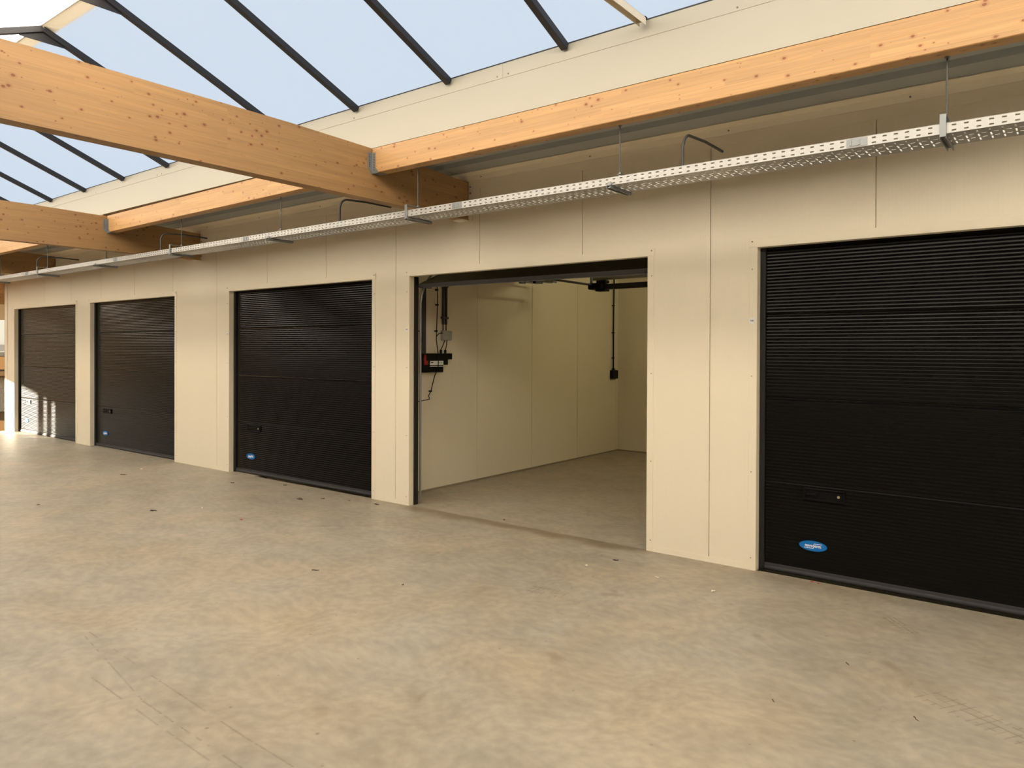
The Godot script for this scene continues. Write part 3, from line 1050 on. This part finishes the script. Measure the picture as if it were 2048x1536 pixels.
func garage_fittings() -> void:
	# operator rail, motor and rear shafts hanging at the back of the track
	var t := thing("door_operator", "dark door operator with rail and rear cross bar under the garage ceiling", "door operator", Vector3.ZERO)
	var r := MB.new()
	r.box(Vector3(-4.885, 2.425, -2.72), Vector3(-4.86, 2.450, -1.15), 0.003)
	r.box(Vector3(-4.845, 2.430, -2.72), Vector3(-4.835, 2.445, -1.70), 0.002)
	part("operator_rail", r, M.steel, t)
	var mo := MB.new()
	mo.box(Vector3(-4.90, 2.375, -2.80), Vector3(-4.70, 2.455, -2.62), 0.012)
	mo.box(Vector3(-4.80, 2.350, -2.76), Vector3(-4.66, 2.378, -2.64), 0.004)
	mo.box(Vector3(-4.80, 2.452, -2.76), Vector3(-4.66, 2.490, -2.66), 0.008)
	part("motor_housing", mo, M.plastic, t)
	var tr := MB.new()
	tr.box(Vector3(-4.93, 2.365, -1.55), Vector3(-4.83, 2.395, -1.28), 0.004)
	tr.box(Vector3(-4.91, 2.39, -1.78), Vector3(-4.85, 2.43, -1.52), 0.006)
	tr.box(Vector3(-4.92, 2.345, -1.26), Vector3(-4.86, 2.40, -1.20), 0.004)
	tr.box(Vector3(-4.90, 2.37, -1.30), Vector3(-4.88, 2.44, -1.16), 0.003)
	part("trolley", tr, M.zinc, t)
	var wh := MB.new()
	wh.tube([Vector3(-4.83, 2.372, -1.36), Vector3(-4.81, 2.372, -1.36)], 0.017, 14)
	part("roller", wh, M.plastic, t)
	var cb := MB.new()
	cb.box(Vector3(-4.72, 2.372, -2.74), Vector3(-2.45, 2.440, -2.68), 0.006)
	part("cross_bar", cb, M.rafter, t)
	var sp := MB.new()
	sp.tube([Vector3(-4.95, 2.535, -2.80), Vector3(-2.45, 2.545, -2.80)], 0.034, 16)
	part("spring_tube", sp, M.grey, t, "grey tube of the spring shaft")
	for x in [-4.9, -2.5]:
		var hg := MB.new()
		hg.box(Vector3(x - 0.012, 2.43, -2.73), Vector3(x + 0.012, 3.0, -2.70), 0.002)
		part("drop_bracket", hg, M.zinc, t)
	# batten lamp on the right wall of the garage
	var la := thing("wall_lamp", "white batten lamp high on the right inner wall of the open garage", "lamp", Vector3(-2.30, 2.90, -3.15))
	var hs := MB.new()
	hs.box(Vector3(-0.045, -0.045, -0.62), Vector3(-0.001, 0.045, 0.62), 0.006)
	part("lamp_housing", hs, M.white, la)
	var tb := MB.new()
	tb.tube([Vector3(-0.062, 0, -0.58), Vector3(-0.062, 0, 0.58)], 0.02, 12)
	part("lamp_tube", tb, M.lamp, la)
	var al := AreaLight3D.new()
	al.name = "lamp_light"
	al.area_size = Vector2(1.16, 0.04)
	al.light_energy = 1.0
	al.light_color = Color(0.98, 0.95, 0.76)
	al.shadow_enabled = true
	la.add_child(al)
	al.transform = Transform3D(Basis(Vector3.UP, PI / 2), Vector3(-0.084, 0, 0))
	var wx := -5.82
	# control unit by the jamb
	var cu := thing("control_unit", "black stepped door control unit with white label on the inner garage wall", "control box", Vector3(wx, 1.349, -0.70))
	var b := MB.new()
	b.box(Vector3(0.001, 0.0, -0.17), Vector3(0.075, 0.215, 0.155), 0.006)
	b.box(Vector3(0.001, 0.082, -0.255), Vector3(0.068, 0.215, -0.165), 0.005)
	b.box(Vector3(0.001, 0.145, -0.335), Vector3(0.060, 0.215, -0.25), 0.005)
	part("casing", b, M.plastic, cu)
	var lv := MB.new()
	lv.box(Vector3(0.07, 0.085, 0.100), Vector3(0.098, 0.135, 0.152), 0.006)
	lv.box(Vector3(0.07, 0.13, 0.128), Vector3(0.094, 0.200, 0.152), 0.005)
	part("release_lever", lv, M.red, cu, "red release lever")
	var lb := MB.new()
	lb.box(Vector3(0.074, 0.082, -0.165), Vector3(0.0765, 0.130, 0.055), 0.0008)
	lb.box(Vector3(0.074, 0.064, -0.160), Vector3(0.0765, 0.072, 0.055), 0.0008)
	part("label_strip", lb, M.white, cu, "white label strip with dark print")
	var pr := MB.new()
	for q in [[0.106, 0.112, 0.045, 0.000], [0.112, 0.118, 0.038, 0.006], [0.108, 0.113, -0.07, -0.10], [0.108, 0.113, -0.115, -0.145]]:
		pr.box(Vector3(0.0763, q[0], q[3]), Vector3(0.0772, q[1], q[2]))
	part("print_marks", pr, M.ink, cu)
	for p in [[-0.165, 0.035], [-0.245, 0.030]]:
		var pg := MB.new()
		pg.tube([Vector3(p[1], 0.19, p[0]), Vector3(p[1], 0.255, p[0])], 0.014, 10)
		part("cable_plug", pg, M.plastic, cu)
	var gb := thing("junction_box", "pale grey square junction box above the black control unit", "junction box", Vector3(wx, 1.715, -0.965))
	var g := MB.new()
	g.box(Vector3(0.001, 0.0, -0.072), Vector3(0.048, 0.112, 0.072), 0.006)
	part("box_body", g, M.grey, gb)
	g = MB.new()
	g.box(Vector3(0.046, 0.004, -0.068), Vector3(0.058, 0.108, 0.068), 0.005)
	part("box_lid", g, M.grey, gb)
	var two := MB.new()
	for z in [-0.925, -0.975]:
		two.tube([Vector3(wx + 0.014, 1.90, z), Vector3(wx + 0.014, 3.0, z)], 0.0155, 10)
		two.tube([Vector3(wx + 0.014, 1.82, z), Vector3(wx + 0.014, 1.91, z)], 0.007, 8)
	for y in [1.965, 2.33]:
		two.box(Vector3(wx, y, -1.0), Vector3(wx + 0.034, y + 0.022, -0.895), 0.003)
	single("conduit", two, M.conduit, "pair of grey conduits dropping to the pale junction box", "conduit")
	var ch := MB.new()
	ch.tube([Vector3(wx + 0.016, 1.565, -0.605), Vector3(wx + 0.016, 2.31, -0.605)], 0.011, 10)
	ch.tube([Vector3(wx + 0.016, 1.565, -0.630), Vector3(wx + 0.016, 2.31, -0.630)], 0.009, 10)
	ch.box(Vector3(wx + 0.002, 1.565, -0.642), Vector3(wx + 0.012, 2.30, -0.585), 0.002)
	ch.box(Vector3(wx + 0.002, 2.30, -0.70), Vector3(wx + 0.05, 2.34, -0.53), 0.004)
	single("conduit", ch, M.conduit, "dark conduit beside the guide track dropping to the black control unit", "conduit")
	var hose := MB.new()
	hose.tube([Vector3(-5.45, 1.80, -0.165), Vector3(-5.56, 1.80, -0.30), Vector3(-5.72, 1.78, -0.49), Vector3(-5.78, 1.74, -0.55), Vector3(wx + 0.025, 1.66, -0.575), Vector3(wx + 0.025, 1.565, -0.58)], 0.006, 8)
	single("cable", hose, M.conduit, "short dark cable looping from the guide track to the control unit", "cable")
	# the long black cable with ties
	var ca := thing("cable", "long black cable hanging down past the control unit to the jamb", "cable")
	var c := MB.new()
	var pts := []
	for q in [[2.345, -0.800, 0.03], [2.30, -0.805, 0.035], [2.15, -0.812, 0.03], [2.0, -0.806, 0.03], [1.85, -0.800, 0.03], [1.72, -0.790, 0.035], [1.60, -0.785, 0.06], [1.52, -0.775, 0.085], [1.40, -0.765, 0.085], [1.30, -0.745, 0.05], [1.20, -0.725, 0.035], [1.13, -0.705, 0.03], [1.085, -0.66, 0.04], [1.062, -0.61, 0.10], [1.058, -0.54, 0.17], [1.06, -0.30, 0.30], [1.06, -0.17, 0.36]]:
		pts.append(Vector3(wx + q[2], q[0], q[1]))
	c.tube(pts, 0.0052, 8)
	part("cable_run", c, M.plastic, ca)
	for q in [[2.29, -0.806], [2.12, -0.81], [1.82, -0.797], [1.135, -0.707]]:
		var ti := MB.new()
		ti.box(Vector3(wx + 0.002, q[0] - 0.008, q[1] - 0.012), Vector3(wx + 0.042, q[0] + 0.008, q[1] + 0.012), 0.003)
		part("cable_tie", ti, M.plastic, ca)
	var c2 := MB.new()
	c2.tube([Vector3(wx + 0.03, 1.755, -0.795), Vector3(wx + 0.035, 1.79, -0.83), Vector3(wx + 0.03, 1.80, -0.895)], 0.005, 8)
	part("cable_branch", c2, M.plastic, ca)
	for q in [["short slanting cable from the junction box to the first plug", -0.94, -0.865], ["short upright cable from the junction box to the second plug", -0.975, -0.945]]:
		var d := MB.new()
		d.tube([Vector3(wx + 0.03, 1.722, q[1]), Vector3(wx + 0.035, 1.66, lerpf(q[1], q[2], 0.5)), Vector3(wx + 0.032, 1.60, q[2])], 0.005, 8)
		single("cable", d, M.plastic, q[0], "cable", Vector3.ZERO, "cables below the junction box")
	# far corner: cable down to a black socket
	var so := thing("wall_socket", "black wall socket on a long cable in the far garage corner", "socket", Vector3(wx, 1.16, -4.87))
	var sb := MB.new()
	sb.box(Vector3(0.001, 0.0, -0.085), Vector3(0.060, 0.135, 0.085), 0.008)
	sb.tube([Vector3(0.03, 0.13, 0.02), Vector3(0.03, 0.165, 0.02)], 0.022, 12)
	part("socket_body", sb, M.plastic, so)
	var cd := MB.new()
	cd.tube([Vector3(0.03, 0.15, 0.02), Vector3(0.026, 0.9, 0.015), Vector3(0.026, 1.80, 0.0)], 0.011, 8)
	part("feed_cable", cd, M.plastic, so)
	for y in [0.32, 0.72, 1.15]:
		var cl := MB.new()
		cl.box(Vector3(0.0, y, -0.005), Vector3(0.040, y + 0.014, 0.036), 0.003)
		part("cable_clip", cl, M.plastic, so)

# ---------------------------------------------------------------- small things
func number_plate(x: float, y: float, txt: String, label: String) -> void:
	var t := thing("number_plate", label, "number plate", Vector3(x, y, 0.004), "number plates on the door jambs")
	var b := MB.new()
	b.box(Vector3(-0.0195, -0.0205, 0.0002), Vector3(0.0195, 0.0205, 0.0030), 0.0008)
	part("plate", b, M.white, t)
	var tm := TextMesh.new()
	var f := SystemFont.new()
	f.font_names = PackedStringArray(["Droid Sans"])
	f.font_weight = 700
	tm.font = f
	tm.font_size = 32
	tm.pixel_size = 0.00056
	tm.depth = 0.0006
	tm.text = txt
	var l := part("digits", tm, M.ink, t)
	l.position = Vector3(0, 0.0005, 0.0033)
	l.scale = Vector3(0.9, 1.0, 1.0)

func scrap(seed_: int, size: float, thin: float, lift: float) -> MB:
	# a small crumpled flake: an uneven outline, domed and turned up at the edge
	var rng := RandomNumberGenerator.new()
	rng.seed = seed_
	var m := MB.new()
	var ring := []
	for k in 12:
		var a := TAU * k / 12
		var r := size * rng.randf_range(0.6, 1.0)
		ring.append(Vector3(cos(a) * r, 0.002 + lift * rng.randf_range(0.1, 1.0), sin(a) * r * thin))
	var top := Vector3(0, lift * 0.6 + 0.002, 0)
	for k in 12:
		var p: Vector3 = ring[k]
		var q: Vector3 = ring[(k + 1) % 12]
		var dn := Vector3(0, 0.0018, 0)
		m.tri(top, q, p)
		m.tri(top - dn, p - dn, q - dn)
		m.quad(p - dn, p, q, q - dn)
	return m

func twig(seed_: int, length: float, r: float) -> MB:
	var rng := RandomNumberGenerator.new()
	rng.seed = seed_
	var m := MB.new()
	var pts := []
	for k in 5:
		pts.append(Vector3((k / 4.0 - 0.5) * length, r + (0.0 if k % 2 == 0 else r * 0.6), rng.randf_range(-0.08, 0.08) * length))
	m.tube(pts, r, 7, true, r * 0.55)
	m.tube([pts[2], pts[2] + Vector3(length * 0.12, r * 2.0, length * 0.12)], r * 0.6, 6, true, r * 0.3)
	return m

func litter() -> void:
	var list := [
		["petal", "petal", "small bright red petal on the floor before the third door", "petal", -6.185, 1.425, 0.016, 0.8, 0.008, "petal", 0.3],
		["petal", "pink", "pink petal lying at the sill of the right-hand door", "petal", -1.434, 0.012, 0.013, 0.6, 0.005, "petal", 0.8],
		["petal", "pink", "smaller pink petal just right of the first one at the right-hand sill", "petal", -1.392, 0.025, 0.010, 0.7, 0.004, "petal", 2.0],
		["dry_leaf", "leaf", "curled brown leaf on the floor before the third door", "leaf", -6.546, 0.505, 0.050, 0.45, 0.014, "scrap", 0.2],
		["dry_leaf", "leaf", "small brown leaf bit below the third door, right of the curled leaf", "leaf", -6.38, 0.339, 0.022, 0.6, 0.008, "scrap", 1.0],
		["dry_leaf", "leaf", "tiny brown leaf bit at the right bottom corner of the third door", "leaf", -6.074, 0.227, 0.016, 0.6, 0.006, "scrap", 0.5],
		["dry_leaf", "darkleaf", "dark shredded leaf below the pillar left of the open garage", "leaf", -5.719, 0.168, 0.045, 0.35, 0.008, "scrap", 0.0],
		["dry_leaf", "darkleaf", "dark leaf fragment close under the middle of the third door", "leaf", -7.363, 0.115, 0.030, 0.5, 0.008, "scrap", 1.4],
		["dry_leaf", "darkleaf", "small dark leaf on the floor before the pillar right of the second door", "leaf", -7.983, 0.415, 0.030, 0.4, 0.006, "scrap", 0.6],
		["dry_leaf", "darkleaf", "dark leaf scrap before the sill of the open garage at its right", "leaf", -2.767, 0.405, 0.028, 0.35, 0.006, "scrap", 0.4],
		["dry_leaf", "leaf", "brown leaf speck alone at the far left of the floor", "leaf", -8.393, 2.338, 0.018, 0.6, 0.006, "scrap", 0.9],
		["paper_scrap", "chip", "white paper scrap on the floor below the pillar beside the right-hand door", "paper scrap", -1.899, 0.634, 0.017, 0.7, 0.008, "scrap", 1.1],
		["paper_scrap", "chip", "thin white sliver left of the white paper scrap", "paper scrap", -2.323, 0.594, 0.030, 0.28, 0.005, "scrap", -0.3],
		["paper_scrap", "chip", "tiny square white chip before the open garage sill", "paper scrap", -2.874, 0.655, 0.012, 0.9, 0.004, "scrap", 0.1],
		["paper_scrap", "chip", "pale sliver on the floor before the pillar left of the third door", "paper scrap", -6.962, 1.377, 0.035, 0.22, 0.004, "scrap", -0.5],
		["paper_scrap", "chip", "pale scrap on the floor before the second door", "paper scrap", -9.834, 0.609, 0.045, 0.3, 0.006, "scrap", 0.0],
		["crumb", "darkleaf", "dark crumb lying on the sill line of the open garage", "crumb", -4.248, -0.10, 0.014, 0.7, 0.010, "scrap", 0.0],
		["crumb", "darkleaf", "small black crumb alone in the middle of the floor", "crumb", -3.607, 1.824, 0.009, 0.9, 0.010, "scrap", 0.0],
		["twig", "darkleaf", "short dark twig on the floor straight below the third door's right half", "twig", -7.204, 1.747, 0.065, 0.005, 0.0, "twig", 0.5],
		["twig", "darkleaf", "thin dark twig lying in the middle left of the floor", "twig", -4.35, 1.98, 0.055, 0.003, 0.0, "twig", 0.55],
		["twig", "darkleaf", "knobbly dark twig on the floor at lower right", "twig", -0.912, 1.291, 0.034, 0.0022, 0.0, "twig", -0.9],
		["twig", "darkleaf", "thin dark twig left of the long tyre print at lower right", "twig", -0.537, 1.71, 0.040, 0.002, 0.0, "twig", -0.95],
		["twig", "darkleaf", "tiny dark twig on the floor below the knobbly one", "twig", -1.082, 1.926, 0.026, 0.0018, 0.0, "twig", -0.9],
		["twig", "leaf", "brown twig far back on the floor before the second door", "twig", -9.556, 0.961, 0.09, 0.004, 0.0, "twig", 0.4],
	]
	for k in list.size():
		var q = list[k]
		var m: MB = twig(300 + k, q[6], q[7]) if q[9] == "twig" else scrap(100 + k, q[6], q[7], q[8])
		var o := single(q[0], m, M[q[1]], q[2], q[3], Vector3(q[4], 0.0, q[5]), "litter on the concrete floor")
		o.rotation.y = q[10]

# ---------------------------------------------------------------- outside, past the left corner
func outside() -> void:
	var rl := thing("guard_railing", "dark guard railing at the floor edge past the left wall corner", "railing", Vector3(-16.95, 0, 0))
	var r := MB.new()
	r.box(Vector3(-0.02, 1.145, -4.5), Vector3(0.02, 1.178, 0.2), 0.004)
	part("top_rail", r, M.rafter, rl)
	r = MB.new()
	r.box(Vector3(-0.03, 0.70, -4.5), Vector3(0.03, 0.80, 0.2), 0.004)
	part("middle_rail", r, M.rafter, rl)
	for k in 9:
		var p := MB.new()
		p.box(Vector3(-0.012, -0.25, 0.10 - k * 0.34), Vector3(0.012, 0.72, 0.135 - k * 0.34), 0.003)
		part("baluster", p, M.steel, rl)
	var g := MB.new()
	g.box(Vector3(-700, -3.2, -500), Vector3(-17.0, -3.0, 300))
	var gn := single("field", g, M.field, "brown open ground seen through the gap at the left edge", "field")
	gn.set_meta("kind", "structure")
	var sh := thing("shed", "low pale corrugated shed outside past the left wall corner", "shed", Vector3(-62, -3, -14))
	var b := MB.new()
	for k in 40:
		b.tube([Vector3(0, 0, -8.0 + k * 0.4), Vector3(0, 2.5, -8.0 + k * 0.4)], 0.14, 6, false)
	b.box(Vector3(-8, 0, -8), Vector3(0.0, 2.5, 8))
	part("corrugated_wall", b, M.pale, sh)
	b = MB.new()
	b.prism(PackedVector2Array([Vector2(-8.4, 2.5), Vector2(0.4, 2.5), Vector2(0.4, 2.62), Vector2(-4, 3.0), Vector2(-8.4, 2.62)]), 2, -8.3, 8.3)
	part("shed_roof", b, M.field, sh)
	var wd := MB.new()
	var rng := RandomNumberGenerator.new()
	rng.seed = 9
	var pts := [Vector2(-470, -2), Vector2(-470, 2.5)]
	for k in 60:
		pts.append(Vector2(-470 + k * 12.5, 2.6 + rng.randf() * 2.2))
	pts.append(Vector2(290, 2.5))
	pts.append(Vector2(290, -2))
	wd.prism(PackedVector2Array([Vector2(-640, -3), Vector2(-600, 2.2), Vector2(-590, 3.0), Vector2(-560, 4.2), Vector2(-540, -3)]), 2, -480, 280)
	single("tree_belt", wd, M.haze, "hazy belt of distant trees on the horizon at the left edge", "tree belt")
	var gh := MB.new()
	gh.box(Vector3(-530, -3, -400), Vector3(-500, -0.4, 200), 0.3)
	single("greenhouse", gh, M.pale, "pale strip of a long low building before the distant trees", "building")

# ----------------------------------------------------------------
func _ready() -> void:
	# camera: level lens, shifted down
	var cam := Camera3D.new()
	cam.name = "camera"
	add_child(cam)
	cam.position = Vector3(0, 1.6, 5.303)
	cam.rotation_order = EULER_ORDER_YXZ
	cam.rotation = Vector3(deg_to_rad(-0.379), deg_to_rad(37.603), deg_to_rad(0.2235))
	var near := 0.05
	cam.keep_aspect = Camera3D.KEEP_HEIGHT
	cam.set_frustum(1536.0 / 1461.7 * near, Vector2(0.0, -57.3 / 1461.7 * near), near, 2000.0)
	cam.current = true
	# sky
	var we := WorldEnvironment.new()
	we.name = "environment"
	var env := Environment.new()
	var sky := Sky.new()
	var sm := ProceduralSkyMaterial.new()
	sm.sky_top_color = Color(0.82, 0.895, 0.985)
	sm.sky_horizon_color = Color(1.0, 0.955, 0.85)
	sm.sky_curve = 0.22
	sm.ground_horizon_color = Color(0.80, 0.72, 0.60)
	sm.ground_bottom_color = Color(0.42, 0.36, 0.30)
	sm.sky_energy_multiplier = 1.0
	sky.sky_material = sm
	env.background_mode = Environment.BG_SKY
	env.sky = sky
	env.background_energy_multiplier = 0.53
	env.tonemap_mode = Environment.TONE_MAPPER_LINEAR
	env.tonemap_exposure = 1.8
	env.sdfgi_enabled = true
	env.ssao_enabled = true
	env.ssil_enabled = true
	we.environment = env
	add_child(we)
	# low evening sun
	var sun := DirectionalLight3D.new()
	sun.name = "sun"
	sun.light_color = Color(1.0, 0.945, 0.85)
	sun.light_energy = 10.4
	sun.light_angular_distance = 0.6
	sun.shadow_enabled = true
	sun.sky_mode = DirectionalLight3D.SKY_MODE_LIGHT_ONLY
	add_child(sun)
	sun.look_at_from_position(Vector3(-1.0, 0.17, 0.75) * 50.0, Vector3.ZERO)

	make_materials()
	build_shell()
	var dn := ["dark ribbed garage door at far left, lowest part catching sunlight", "dark ribbed garage door, second from the left", "black ribbed garage door left of the open garage, warm glow at its top", "open garage doorway with cream flashing and black side frames", "large black ribbed garage door at the right edge"]
	for k in 5:
		door(k + 1, DOORS[k][0], DOORS[k][1], dn[k])
	timber()
	cable_tray()
	hangers()
	conduits()
	tie_channel()
	raised_door()
	garage_fittings()
	number_plate(-1.870, 1.824, "168", "small white plate numbered 168 left of the right-hand door")
	number_plate(-5.447, 1.812, "167", "tiny white number plate on the jamb left of the open garage")
	number_plate(-8.772, 1.80, "166", "tiny white number plate on the jamb left of the third door")
	litter()
	outside()
